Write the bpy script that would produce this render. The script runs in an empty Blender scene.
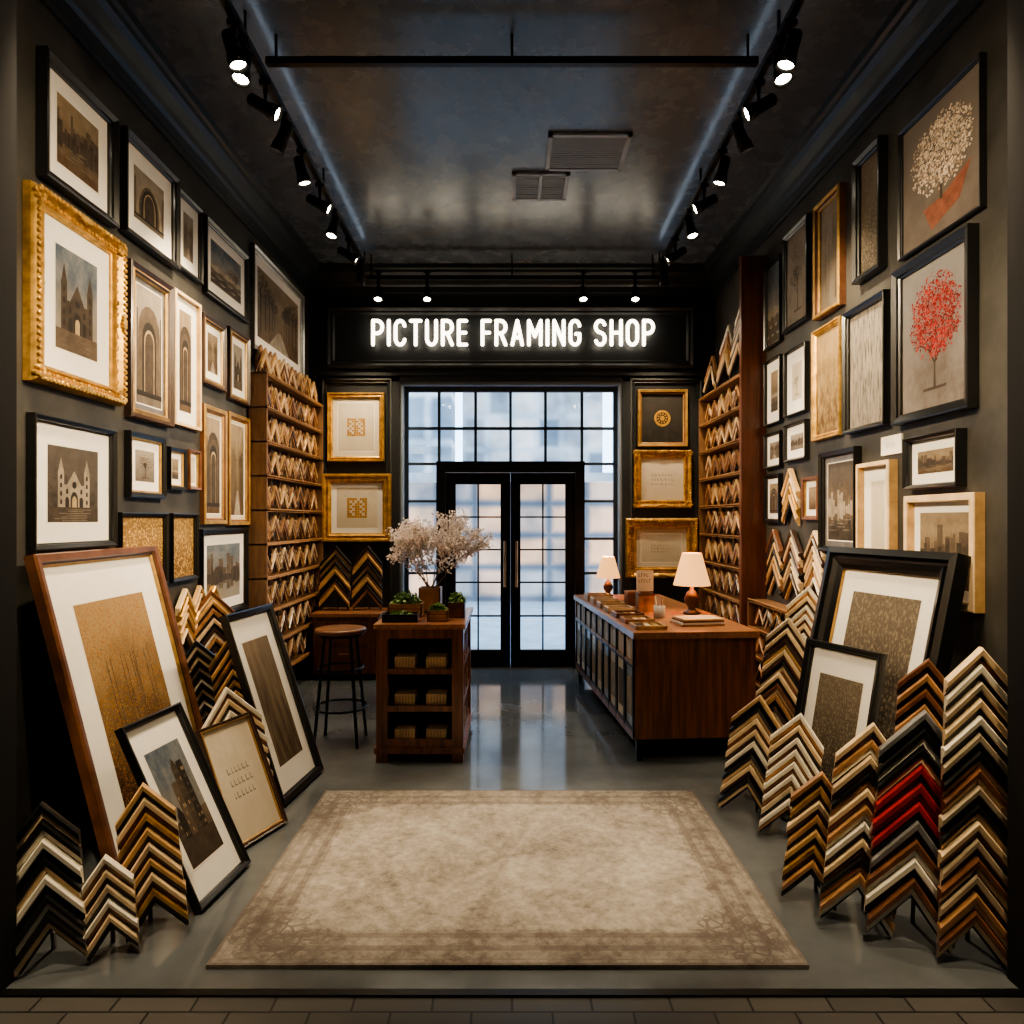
import bpy, math, random
from mathutils import Vector as V, Matrix
random.seed(7)
S=bpy.context.scene
COL=S.collection
try: S.view_settings.look='AgX - Medium High Contrast'
except Exception: pass
# ---------------------------------------------------------------- materials
MATS={}
def newmat(name):
    m=bpy.data.materials.new(name); m.use_nodes=True
    nt=m.node_tree; b=nt.nodes['Principled BSDF']; MATS[name]=m
    return m,nt,b
def N(nt,t,**k):
    n=nt.nodes.new(t)
    for a,v in k.items():
        if a in n.inputs.keys(): n.inputs[a].default_value=v
        else: setattr(n,a,v)
    return n
def ramp(nt,stops):
    r=nt.nodes.new('ShaderNodeValToRGB'); e=r.color_ramp.elements
    while len(e)<len(stops): e.new(0.5)
    for i,(p,c) in enumerate(stops):
        e[i].position=p; e[i].color=(c[0],c[1],c[2],1)
    return r
def mat(name,c,rough=.5,metal=0,noise=0.25,scale=8,stretch=(1,1,1),bump=0,coat=0,rvar=0):
    m,nt,b=newmat(name); L=nt.links
    tc=N(nt,'ShaderNodeTexCoord'); mp=N(nt,'ShaderNodeMapping'); mp.inputs['Scale'].default_value=stretch
    L.new(tc.outputs['Object'],mp.inputs[0])
    n=N(nt,'ShaderNodeTexNoise',Scale=scale,Detail=6.0,Roughness=.6); L.new(mp.outputs[0],n.inputs['Vector'])
    r=ramp(nt,[(.3,[x*(1-noise) for x in c]),(.7,[min(1,x*(1+noise)) for x in c])])
    L.new(n.outputs['Fac'],r.inputs[0]); L.new(r.outputs[0],b.inputs['Base Color'])
    b.inputs['Roughness'].default_value=rough; b.inputs['Metallic'].default_value=metal
    b.inputs['Coat Weight'].default_value=coat; b.inputs['Coat Roughness'].default_value=.15
    if rvar:
        mr=N(nt,'ShaderNodeMapRange'); mr.inputs['From Min'].default_value=.2; mr.inputs['From Max'].default_value=.8
        mr.inputs['To Min'].default_value=rough-rvar; mr.inputs['To Max'].default_value=rough+rvar
        L.new(n.outputs['Fac'],mr.inputs[0]); L.new(mr.outputs[0],b.inputs['Roughness'])
    if bump:
        bp=N(nt,'ShaderNodeBump',Strength=bump,Distance=.01); L.new(n.outputs['Fac'],bp.inputs['Height']); L.new(bp.outputs[0],b.inputs['Normal'])
    return m
def emat(name,c,s):
    m,nt,b=newmat(name); b.inputs['Base Color'].default_value=(*c,1)
    b.inputs['Emission Color'].default_value=(*c,1); b.inputs['Emission Strength'].default_value=s
    return m
def artmat(name,cb,ct,cs,scale=6,amt=.5,stretch=(1,1,1),thr=.5,sharp=.1,k=.60):
    cb=[x*k for x in cb]; ct=[x*k for x in ct]; cs=[x*k for x in cs]
    m,nt,b=newmat(name); L=nt.links
    uv=N(nt,'ShaderNodeUVMap'); sp=N(nt,'ShaderNodeSeparateXYZ'); L.new(uv.outputs[0],sp.inputs[0])
    oi=N(nt,'ShaderNodeObjectInfo')
    mp=N(nt,'ShaderNodeMapping'); mp.inputs['Scale'].default_value=stretch; L.new(uv.outputs[0],mp.inputs[0])
    cm=N(nt,'ShaderNodeVectorMath',operation='ADD'); L.new(mp.outputs[0],cm.inputs[0])
    ms=N(nt,'ShaderNodeMath',operation='MULTIPLY'); ms.inputs[1].default_value=40; L.new(oi.outputs['Random'],ms.inputs[0]); L.new(ms.outputs[0],cm.inputs[1])
    nb=N(nt,'ShaderNodeTexNoise',Scale=3.5,Detail=5.0,Roughness=.65); L.new(cm.outputs[0],nb.inputs['Vector'])
    m1=N(nt,'ShaderNodeMath',operation='MULTIPLY_ADD'); m1.inputs[1].default_value=.9; m1.inputs[2].default_value=-.45; L.new(nb.outputs['Fac'],m1.inputs[0])
    m2=N(nt,'ShaderNodeMath',operation='ADD'); L.new(sp.outputs[1],m2.inputs[0]); L.new(m1.outputs[0],m2.inputs[1])
    r=ramp(nt,[(.1,cb),(.85,ct)]); L.new(m2.outputs[0],r.inputs[0])
    n=N(nt,'ShaderNodeTexNoise',Scale=scale,Detail=8.0,Roughness=.7); L.new(cm.outputs[0],n.inputs['Vector'])
    r2=ramp(nt,[(thr-sharp,(0,0,0)),(thr+sharp,(amt,amt,amt))]); L.new(n.outputs['Fac'],r2.inputs[0])
    mx=N(nt,'ShaderNodeMix',data_type='RGBA'); L.new(r2.outputs[0],mx.inputs[0]); L.new(r.outputs[0],mx.inputs[6]); mx.inputs[7].default_value=(*cs,1)
    L.new(mx.outputs[2],b.inputs['Base Color']); b.inputs['Roughness'].default_value=.6
    b.inputs['Specular IOR Level'].default_value=.3
    return m
mat('plaster_dark',(.046,.043,.037),.55,0,.5,3,bump=.45)
mat('paint_dark',(.018,.020,.022),.42,0,.15,5)
mat('cornice_paint',(.020,.025,.031),.33,0,.15,5)
mat('paint_black',(.004,.004,.005),.9,0,.1,5)
mat('ceiling_paint',(.095,.108,.128),.27,0,.08,5,bump=.22,rvar=.05)
mat('black_metal',(.010,.010,.010),.35,.5,.1,10)
mat('concrete',(.098,.106,.112),.11,0,.25,2.2,bump=.02,rvar=.06)
mat('reveal_grey',(.22,.26,.31),.5,0,.1,5)
mat('mullion_grey',(.035,.05,.07),.45,0,.1,5)
mat('vent_white',(.26,.28,.31),.5,0,.1,5)
mat('f_black',(.008,.008,.008),.3,0,.2,12,coat=.3)
mat('f_espresso',(.040,.020,.012),.35,0,.35,10,coat=.3)
mat('f_walnut',(.15,.062,.028),.35,0,.4,10,(1,1,1),coat=.3)
mat('f_oak',(.38,.20,.09),.4,0,.35,10,coat=.2)
mat('f_honey',(.56,.35,.15),.4,0,.3,10,coat=.2)
mat('f_maple',(.70,.52,.31),.45,0,.2,10)
mat('f_gold',(.60,.36,.10),.33,.7,.45,16,bump=.1)
mat('f_brass',(.44,.27,.09),.38,.6,.35,14)
mat('f_champ',(.62,.50,.34),.4,.4,.2,14)
mat('f_ivory',(.76,.70,.57),.5,0,.1,10)
mat('f_silver',(.42,.42,.41),.35,.7,.2,14)
mat('f_grey',(.16,.15,.14),.4,.2,.3,14)
mat('f_red',(.32,.016,.012),.35,0,.3,14,coat=.4)
mat('mat_white',(.80,.77,.71),.8,0,.03,10)
mat('mat_cream',(.60,.53,.41),.8,0,.04,10)
mat('ink',(.014,.010,.007),.7,0,.3,20)
mat('ink_mid',(.045,.032,.021),.7,0,.45,20)
mat('ink_soft',(.095,.068,.045),.7,0,.4,14)
mat('ink_grey',(.18,.165,.15),.7,0,.3,20)
mat('ink_lit',(.36,.26,.14),.7,0,.3,20)
mat('ink_pale',(.27,.225,.165),.7,0,.35,14)
mat('gold_leaf',(.46,.25,.05),.4,.4,.3,40)
mat('leaf_red',(.24,.014,.012),.7,0,.7,30)
mat('leaf_rust',(.36,.055,.04),.7,0,.4,30)
mat('leaf_blossom',(.78,.66,.52),.6,0,.3,30)
mat('leaf_cream',(.46,.33,.22),.6,0,.3,30)
mat('leaf_gold',(.36,.17,.035),.6,0,.5,30)
mat('leaf_umber',(.075,.042,.02),.6,0,.5,30)
mat('terracotta',(.22,.075,.04),.6,0,.4,20)
artmat('art_sepia',(.12,.07,.035),(.50,.385,.25),(.24,.17,.10),4,.5)
artmat('art_mist',(.18,.145,.11),(.50,.43,.35),(.32,.27,.21),4,.5)
artmat('art_grey',(.19,.15,.12),(.34,.33,.325),(.42,.39,.36),2.5,.5)
artmat('art_taupe',(.20,.165,.135),(.29,.25,.215),(.35,.30,.25),2.5,.5)
artmat('art_blue',(.44,.37,.27),(.12,.16,.21),(.42,.42,.40),4,.55)
artmat('art_night',(.04,.03,.022),(.12,.10,.085),(.19,.155,.12),5,.5)
artmat('art_cream',(.50,.44,.34),(.60,.53,.42),(.44,.37,.25),4,.35,k=1)
artmat('art_fleck',(.03,.012,.005),(.54,.36,.17),(.46,.18,.03),60,.85,(1,1.3,1),.55,.05)
artmat('art_goldflake',(.14,.07,.02),(.26,.15,.05),(.80,.52,.18),26,.9,(1,1,1),.55,.05,k=.9)
artmat('art_dark',(.02,.018,.016),(.04,.035,.03),(.06,.05,.04),4,.5)
artmat('art_forest',(.40,.35,.29),(.46,.41,.34),(.05,.04,.03),11,.85,(4,.6,1),.54,.07)
artmat('art_speckle',(.025,.018,.013),(.20,.16,.12),(.46,.38,.26),44,.8,(1,1,1),.56,.06)
artmat('art_warmgrey',(.07,.042,.024),(.26,.19,.125),(.46,.36,.23),5,.6,(1.5,.5,1),.52,.12)
artmat('art_ochre',(.12,.06,.02),(.50,.34,.16),(.66,.48,.22),7,.6,(1,1,1),.52,.1)
mat('wood_counter',(.20,.072,.032),.32,0,.55,5,(7,7,.5),coat=.3)
mat('wood_top',(.34,.15,.07),.28,0,.35,5,(8,1,8),coat=.3)
mat('wood_side',(.14,.046,.020),.38,0,.45,5,(7,7,.5),coat=.2)
mat('wood_light',(.40,.21,.09),.45,0,.3,5,(8,8,1))
mat('wood_rack',(.19,.10,.048),.5,0,.3,6,(1,1,6))
mat('paper',(.82,.78,.70),.7,0,.04,10)
mat('ceramic',(.55,.50,.44),.4,0,.1,10)
mat('green_leaf',(.11,.22,.045),.5,0,.5,30)
mat('bark',(.14,.095,.07),.8,0,.4,30,bump=.5)
mat('blossom',(.93,.86,.82),.6,0,.05,40)
mat('soil',(.04,.03,.02),.9,0,.3,40)
mat('bronze',(.30,.15,.07),.35,.8,.2,10)
mat('pavement',(.32,.35,.38),.7,0,.2,3)
mat('passage_paint',(.03,.03,.03),.7,0,.2,3)
emat('neon_white',(1,.90,.72),6)
emat('lens_glow',(1,.88,.68),45)
emat('shade_glow',(1,.50,.17),1.35)
emat('bulb_warm',(1,.68,.32),9)
emat('fill_panel_glow',(1,.86,.68),.8)  # glow of the added fill panel, out of view
emat('ceiling_fill_strip',(.68,.83,1),4.0)  # added glow for the track tops, brightens the ceiling
# blossom petals: thin, let light through
nt=MATS['blossom'].node_tree; b=nt.nodes['Principled BSDF']; L=nt.links
tl=N(nt,'ShaderNodeBsdfTranslucent'); tl.inputs['Color'].default_value=(.95,.88,.84,1); mx=N(nt,'ShaderNodeMixShader'); mx.inputs[0].default_value=.4
L.new(b.outputs[0],mx.inputs[1]); L.new(tl.outputs[0],mx.inputs[2]); L.new(mx.outputs[0],nt.nodes['Material Output'].inputs[0])
# tiles
m,nt,b=newmat('tiles'); L=nt.links
tc=N(nt,'ShaderNodeTexCoord'); br=N(nt,'ShaderNodeTexBrick'); br.offset=0.5
br.inputs['Scale'].default_value=1; br.inputs['Brick Width'].default_value=.245; br.inputs['Row Height'].default_value=.085
br.inputs['Mortar Size'].default_value=.004
br.inputs['Color1'].default_value=(.060,.056,.052,1); br.inputs['Color2'].default_value=(.082,.077,.070,1); br.inputs['Mortar'].default_value=(.012,.012,.012,1)
L.new(tc.outputs['Object'],br.inputs['Vector']); L.new(br.outputs['Color'],b.inputs['Base Color']); b.inputs['Roughness'].default_value=.4
bp=N(nt,'ShaderNodeBump',Strength=.5,Distance=.005,invert=True); L.new(br.outputs['Fac'],bp.inputs['Height']); L.new(bp.outputs[0],b.inputs['Normal'])
# glass
m,nt,b=newmat('glass_pane'); L=nt.links
tr=N(nt,'ShaderNodeBsdfTransparent'); gl=N(nt,'ShaderNodeBsdfGlossy',Roughness=.03); mx=N(nt,'ShaderNodeMixShader'); mx.inputs[0].default_value=.05
L.new(tr.outputs[0],mx.inputs[1]); L.new(gl.outputs[0],mx.inputs[2]); L.new(mx.outputs[0],nt.nodes['Material Output'].inputs[0])
# rug
m,nt,b=newmat('rug_wool'); L=nt.links
tc=N(nt,'ShaderNodeTexCoord'); sp=N(nt,'ShaderNodeSeparateXYZ'); L.new(tc.outputs['Object'],sp.inputs[0])
def M2(op,a,bb):
    n=N(nt,'ShaderNodeMath',operation=op)
    for i,x in enumerate((a,bb)):
        if x is None: continue
        if isinstance(x,(int,float)): n.inputs[i].default_value=x
        else: L.new(x,n.inputs[i])
    return n.outputs[0]
ex=M2('SUBTRACT',1.0,M2('ABSOLUTE',sp.outputs[0],None)); ey=M2('SUBTRACT',.75,M2('ABSOLUTE',sp.outputs[1],None))
ed=M2('MINIMUM',ex,ey)
n1=N(nt,'ShaderNodeTexNoise',Scale=2.6,Detail=9.0,Roughness=.75); L.new(tc.outputs['Object'],n1.inputs[0])
n2=N(nt,'ShaderNodeTexNoise',Scale=24.0,Detail=6.0,Roughness=.75); L.new(tc.outputs['Object'],n2.inputs[0])
vo=N(nt,'ShaderNodeTexVoronoi',Scale=22.0); vo.feature='DISTANCE_TO_EDGE'; L.new(tc.outputs['Object'],vo.inputs[0])
edn=M2('ADD',ed,M2('MULTIPLY',M2('SUBTRACT',n2.outputs['Fac'],.5),.05))
wv=M2('SINE',M2('MULTIPLY',ed,85),None)
inb=M2('MULTIPLY',M2('LESS_THAN',edn,.19),M2('GREATER_THAN',edn,.03))
line=M2('MULTIPLY',inb,M2('GREATER_THAN',M2('ADD',wv,M2('MULTIPLY',n2.outputs['Fac'],1.6)),1.15))
cdx=M2('SUBTRACT',ex,.17); cdy=M2('SUBTRACT',ey,.17)
cr=M2('ADD',M2('SQRT',M2('ADD',M2('MULTIPLY',cdx,cdx),M2('MULTIPLY',cdy,cdy)),None),M2('MULTIPLY',M2('SUBTRACT',n2.outputs['Fac'],.5),.2))
corner=M2('MULTIPLY',M2('LESS_THAN',cr,.16),M2('MULTIPLY',M2('LESS_THAN',vo.outputs['Distance'],.12),M2('GREATER_THAN',n2.outputs['Fac'],.47)))
r1=ramp(nt,[(.36,(.095,.078,.066)),(.47,(.19,.168,.145)),(.56,(.27,.245,.215)),(.66,(.36,.335,.295))])
mm=M2('ADD',M2('MULTIPLY',n1.outputs['Fac'],.55),M2('MULTIPLY',n2.outputs['Fac'],.45))
mm=M2('SUBTRACT',mm,M2('MULTIPLY',M2('LESS_THAN',edn,.2),.05)); L.new(mm,r1.inputs[0])
fac=M2('MINIMUM',M2('ADD',M2('MULTIPLY',line,.40),M2('MULTIPLY',corner,.6)),.7)
fac=M2('MAXIMUM',fac,M2('MULTIPLY',M2('LESS_THAN',ed,.012),.5))
mx=N(nt,'ShaderNodeMix',data_type='RGBA'); L.new(fac,mx.inputs[0]); L.new(r1.outputs[0],mx.inputs[6]); mx.inputs[7].default_value=(.075,.055,.046,1)
L.new(mx.outputs[2],b.inputs['Base Color']); b.inputs['Roughness'].default_value=.95
n3=N(nt,'ShaderNodeTexNoise',Scale=260.0,Detail=2.0); L.new(tc.outputs['Object'],n3.inputs[0])
bp=N(nt,'ShaderNodeBump',Strength=.5,Distance=.004); L.new(n3.outputs['Fac'],bp.inputs['Height']); L.new(bp.outputs[0],b.inputs['Normal'])
# city facade; its emission stands in for daylight on the walls
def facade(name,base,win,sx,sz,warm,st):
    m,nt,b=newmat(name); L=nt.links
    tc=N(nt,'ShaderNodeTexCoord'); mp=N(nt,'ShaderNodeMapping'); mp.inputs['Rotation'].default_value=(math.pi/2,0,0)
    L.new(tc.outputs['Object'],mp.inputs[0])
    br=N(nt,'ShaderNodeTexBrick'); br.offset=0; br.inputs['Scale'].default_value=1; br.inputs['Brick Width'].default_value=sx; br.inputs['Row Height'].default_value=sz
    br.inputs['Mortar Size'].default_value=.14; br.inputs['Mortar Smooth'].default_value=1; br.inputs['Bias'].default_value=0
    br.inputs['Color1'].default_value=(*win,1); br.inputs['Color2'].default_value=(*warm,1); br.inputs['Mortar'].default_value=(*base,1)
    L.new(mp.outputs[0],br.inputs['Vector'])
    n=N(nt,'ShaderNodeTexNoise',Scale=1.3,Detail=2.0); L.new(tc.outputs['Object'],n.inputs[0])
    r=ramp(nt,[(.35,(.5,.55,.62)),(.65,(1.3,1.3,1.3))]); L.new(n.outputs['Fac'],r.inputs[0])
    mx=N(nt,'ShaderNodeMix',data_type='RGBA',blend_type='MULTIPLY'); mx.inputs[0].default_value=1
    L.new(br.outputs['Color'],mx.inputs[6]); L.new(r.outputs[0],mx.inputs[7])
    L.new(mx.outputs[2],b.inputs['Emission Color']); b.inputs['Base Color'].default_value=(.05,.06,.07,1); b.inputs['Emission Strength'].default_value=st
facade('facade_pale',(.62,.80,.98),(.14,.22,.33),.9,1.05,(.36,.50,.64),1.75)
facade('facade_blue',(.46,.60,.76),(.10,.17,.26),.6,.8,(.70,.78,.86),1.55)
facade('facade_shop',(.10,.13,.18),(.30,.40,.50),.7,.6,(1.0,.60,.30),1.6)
# ---------------------------------------------------------------- mesh builder
class MB:
    def __init__(s): s.v=[];s.f=[];s.m=[];s.u=[];s.sm=[];s.mats=[]
    def mi(s,n):
        if n not in s.mats: s.mats.append(n)
        return s.mats.index(n)
    def face(s,pts,m,M=None,uv=None,sm=False):
        b=len(s.v)
        for p in pts:
            p=V(p); s.v.append(M@p if M else p)
        s.f.append(tuple(range(b,b+len(pts)))); s.m.append(s.mi(m)); s.u.append(uv or [(0,0)]*len(pts)); s.sm.append(sm)
    def box(s,x0,x1,y0,y1,z0,z1,m,M=None):
        p=[(x,y,z) for z in (z0,z1) for y in (y0,y1) for x in (x0,x1)]
        for f in ((0,2,3,1),(4,5,7,6),(0,1,5,4),(2,6,7,3),(0,4,6,2),(1,3,7,5)): s.face([p[i] for i in f],m,M)
    def grid(s,rings,m,M=None,close=True,sm=True,cap=False):
        b=len(s.v); n=len(rings[0])
        for r in rings:
            for p in r:
                p=V(p); s.v.append(M@p if M else p)
        k=s.mi(m)
        for i in range(len(rings)-1):
            for j in range(n if close else n-1):
                j2=(j+1)%n
                s.f.append((b+i*n+j,b+i*n+j2,b+(i+1)*n+j2,b+(i+1)*n+j)); s.m.append(k); s.u.append([(0,0)]*4); s.sm.append(sm)
        if cap:
            for i in (0,len(rings)-1):
                s.f.append(tuple(b+i*n+j for j in range(n))); s.m.append(k); s.u.append([(0,0)]*n); s.sm.append(False)
    def lathe(s,prof,c,m,n=24,M=None,cap=True):
        s.grid([[(c[0]+r*math.cos(2*math.pi*j/n),c[1]+r*math.sin(2*math.pi*j/n),c[2]+z) for j in range(n)] for r,z in prof],m,M,True,True,cap)
    def tube(s,p0,p1,r0,r1,m,n=8,M=None):
        p0=V(p0);p1=V(p1);d=(p1-p0).normalized(); a=d.orthogonal().normalized(); bb=d.cross(a)
        s.grid([[p+a*r*math.cos(2*math.pi*j/n)+bb*r*math.sin(2*math.pi*j/n) for j in range(n)] for p,r in ((p0,r0),(p1,r1))],m,M,True,True,True)
    def ball(s,c,r,m,M=None,n=8,sc=(1,1,1)):
        R=[]
        for i in range(1,n//2+1):
            a=math.pi*i/(n//2+1)
            R.append([(c[0]+sc[0]*r*math.sin(a)*math.cos(2*math.pi*j/n),c[1]+sc[1]*r*math.sin(a)*math.sin(2*math.pi*j/n),c[2]-sc[2]*r*math.cos(a)) for j in range(n)])
        s.grid(R,m,M,True,True,True)
    def build(s,name,M=None,parent=None):
        me=bpy.data.meshes.new(name); me.from_pydata([tuple(p) for p in s.v],[],s.f)
        for n in s.mats: me.materials.append(MATS[n])
        me.polygons.foreach_set('material_index',s.m); me.polygons.foreach_set('use_smooth',s.sm)
        ul=me.uv_layers.new(name='UVMap'); k=0
        for u in s.u:
            for a in u: ul.data[k].uv=a; k+=1
        me.update()
        o=bpy.data.objects.new(name,me); COL.objects.link(o)
        if M: o.matrix_world=M
        if parent: o.parent=parent
        return o
def frameM(o,u,v):
    u=V(u).normalized(); v=V(v); v=(v-u*v.dot(u)).normalized(); w=u.cross(v)
    return Matrix(((u.x,v.x,w.x,o[0]),(u.y,v.y,w.y,o[1]),(u.z,v.z,w.z,o[2]),(0,0,0,1)))
# ---------------------------------------------------------------- room
WX=2.03; H=4.0; YB=7.0; YF=2.26
def room():
    b=MB(); b.box(-3.2,3.2,2.22,7.25,-.1,0,'concrete'); b.build('floor')
    b=MB(); b.box(-3.2,3.2,-1.6,2.19,-.1,-.004,'tiles'); b.build('floor_passage')
    b=MB(); b.box(-3.2,3.2,2.19,2.22,-.1,.004,'black_metal'); b.build('trim_threshold')
    b=MB(); b.box(-3.2,3.2,-1.6,7.25,H,H+.1,'ceiling_paint'); b.build('ceiling')
    b=MB(); b.box(-WX-.15,-WX,YF,7.25,0,H,'plaster_dark'); b.build('wall_left')
    b=MB(); b.box(WX,WX+.15,YF,7.25,0,H,'plaster_dark'); b.build('wall_right')
    b=MB(); b.box(-WX,-1.12,YB,7.25,0,H,'paint_dark'); b.box(1.10,WX,YB,7.25,0,H,'paint_dark'); b.box(-1.12,1.10,YB,7.25,2.87,H,'paint_dark'); b.build('wall_back')
    for nm,sg in (('wall_front_left',-1),('wall_front_right',1)):
        b=MB(); a,c=sorted((sg*1.625,sg*3.2)); b.box(a,c,2.20,2.26,0,H,'paint_black')
        a,c=sorted((sg*1.61,sg*1.66)); b.box(a,c,2.185,2.275,0,H,'paint_black')
        b.build(nm)
    b=MB(); b.box(-3.2,-3.1,-1.6,2.2,0,H,'passage_paint'); b.build('wall_passage_left')
    b=MB(); b.box(3.1,3.2,-1.6,2.2,0,H,'passage_paint'); b.build('wall_passage_right')
    b=MB(); b.box(-3.2,3.2,-1.7,-1.6,0,H,'passage_paint'); b.build('wall_passage_back')
    prof=[(0,.28),(.018,.28),(.02,.25),(.032,.245),(.035,.19),(.055,.175),(.068,.145),(.095,.095),(.125,.075),(.13,.05),(.15,.04),(.155,0)]
    for nm,sg in (('trim_cornice_left',-1),('trim_cornice_right',1)):
        b=MB()
        for i in range(len(prof)-1):
            (a,z),(c,z2)=prof[i],prof[i+1]
            b.face([(sg*(WX-a),YF,H-z),(sg*(WX-c),YF,H-z2),(sg*(WX-c),YB,H-z2),(sg*(WX-a),YB,H-z)],'cornice_paint')
        b.build(nm)
    b=MB()
    for i in range(len(prof)-1):
        (a,z),(c,z2)=prof[i],prof[i+1]
        b.face([(-WX,YB-a,H-z),(WX,YB-a,H-z),(WX,YB-c,H-z2),(-WX,YB-c,H-z2)],'paint_dark')
    b.build('trim_cornice_back')
    def mould(name,x0,x1,z0,z1,w,m='paint_dark'):
        b=MB(); M=frameM(((x0+x1)/2,YB,(z0+z1)/2),(1,0,0),(0,0,1)); hw=(x1-x0)/2;hh=(z1-z0)/2
        rect_sweep(b,hw,hh,[(0,0),(0,.03),(w*.3,.04),(w*.6,.02),(w*.8,.025),(w,.0)],[m]*5)
        b.build(name,M)
    mould('trim_sign_panel',-1.86,1.83,3.0,3.63,.09)
    mould('trim_panel_left',-1.9,-1.2,.1,2.9,.05); mould('trim_panel_right',1.18,1.9,.1,2.9,.05)
    b=MB(); b.box(-WX,WX,YB-.05,YB,2.925,2.955,'paint_dark'); b.build('trim_ledge')
    b=MB()
    for a,c in ((-1.20,-1.12),(1.10,1.18)): b.box(a,c,YB-.03,YB,0,2.95,'paint_dark')
    b.box(-1.2,1.18,YB-.03,YB,2.87,2.925,'paint_dark')
    for a,c in ((-1.12,-1.09),(1.07,1.10)): b.box(a,c,YB,7.2,0,2.87,'reveal_grey')
    b.box(-1.09,1.07,YB,7.2,2.84,2.87,'reveal_grey')
    b.build('trim_window_casing')
    b=MB(); b.box(-WX,-WX+.02,YF,YB,0,.16,'paint_dark'); b.build('baseboard_left')
    b=MB(); b.box(WX-.02,WX,YF,YB,0,.16,'paint_dark'); b.build('baseboard_right')
    b=MB(); b.box(-WX,-1.2,YB-.02,YB,0,.16,'paint_dark'); b.box(1.18,WX,YB-.02,YB,0,.16,'paint_dark'); b.build('baseboard_back')
def rect_sweep(b,hw,hh,prof,ms):
    for i in range(len(prof)-1):
        (s,d),(s2,d2)=prof[i],prof[i+1]
        A=[(-hw+s,-hh+s,d),(hw-s,-hh+s,d),(hw-s,hh-s,d),(-hw+s,hh-s,d)]
        B=[(-hw+s2,-hh+s2,d2),(hw-s2,-hh+s2,d2),(hw-s2,hh-s2,d2),(-hw+s2,hh-s2,d2)]
        for j in range(4):
            k=(j+1)%4; b.face([A[j],A[k],B[k],B[j]],ms[i])
room()
# window + door
def window_door():
    y0,y1=7.10,7.15
    b=MB(); g='mullion_grey'
    def bar(x0,x1,z0,z1,m=g,ya=y0,yb=y1): b.box(x0,x1,ya,yb,z0,z1,m)
    bar(-1.09,-1.05,0,2.84); bar(1.03,1.07,0,2.84); bar(-1.05,1.03,2.79,2.84)
    for x in (-.74,-.37,-.015,.34,.71): bar(x-.014,x+.014,2.06,2.79)
    for z in (2.42,): bar(-1.05,1.03,z-.014,z+.014)
    for (a,c) in ((-1.05,-.76),(.73,1.03)):
        for z in (.05,.5,.95,1.3,1.68,2.06): bar(a,c,z-.013,z+.013)
    b.face([(-1.05,7.13,0),(1.03,7.13,0),(1.03,7.13,2.8),(-1.05,7.13,2.8)],'glass_pane')
    b.build('window_1')
    b=MB(); k='black_metal'
    bar(-.76,-.67,0,2.08,k,7.02,7.16); bar(.64,.73,0,2.08,k,7.02,7.16); bar(-.67,.64,1.97,2.08,k,7.02,7.16)
    b.build('trim_door_frame')
    for i,(a,c,hx) in enumerate(((-.668,-.016,-.07),(-.014,.638,.045))):
        b=MB(); w=.10
        bar(a,a+w,.003,1.965,k,7.06,7.11); bar(c-w,c,.003,1.965,k,7.06,7.11); bar(a+w,c-w,.003,.18,k,7.06,7.11); bar(a+w,c-w,1.85,1.965,k,7.06,7.11)
        mx=(a+c)/2; bar(mx-.008,mx+.008,.18,1.85,k,7.07,7.10)
        for z in (.52,.86,1.19,1.52): bar(a+w,c-w,z-.008,z+.008,k,7.07,7.10)
        b.face([(a+w,7.085,.18),(c-w,7.085,.18),(c-w,7.085,1.85),(a+w,7.085,1.85)],'glass_pane')
        b.tube((hx,6.99,.82),(hx,6.99,1.28),.014,.014,'bronze',10)
        for z in (.88,1.22): b.tube((hx,6.99,z),(hx,7.07,z),.01,.01,'bronze',8)
        b.build('door_%d'%(i+1))
window_door()
# outside street
def outside():
    b=MB(); b.box(-14,14,7.25,22,-.12,-.05,'pavement'); b.build('street_pavement')
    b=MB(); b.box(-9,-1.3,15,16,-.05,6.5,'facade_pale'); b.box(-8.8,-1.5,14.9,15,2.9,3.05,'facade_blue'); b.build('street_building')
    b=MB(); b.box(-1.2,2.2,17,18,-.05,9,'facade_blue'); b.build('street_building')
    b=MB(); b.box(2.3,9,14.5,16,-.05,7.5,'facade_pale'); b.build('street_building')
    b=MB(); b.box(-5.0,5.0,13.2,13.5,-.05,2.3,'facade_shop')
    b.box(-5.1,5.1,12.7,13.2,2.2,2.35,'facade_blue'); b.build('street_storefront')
outside()
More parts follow.
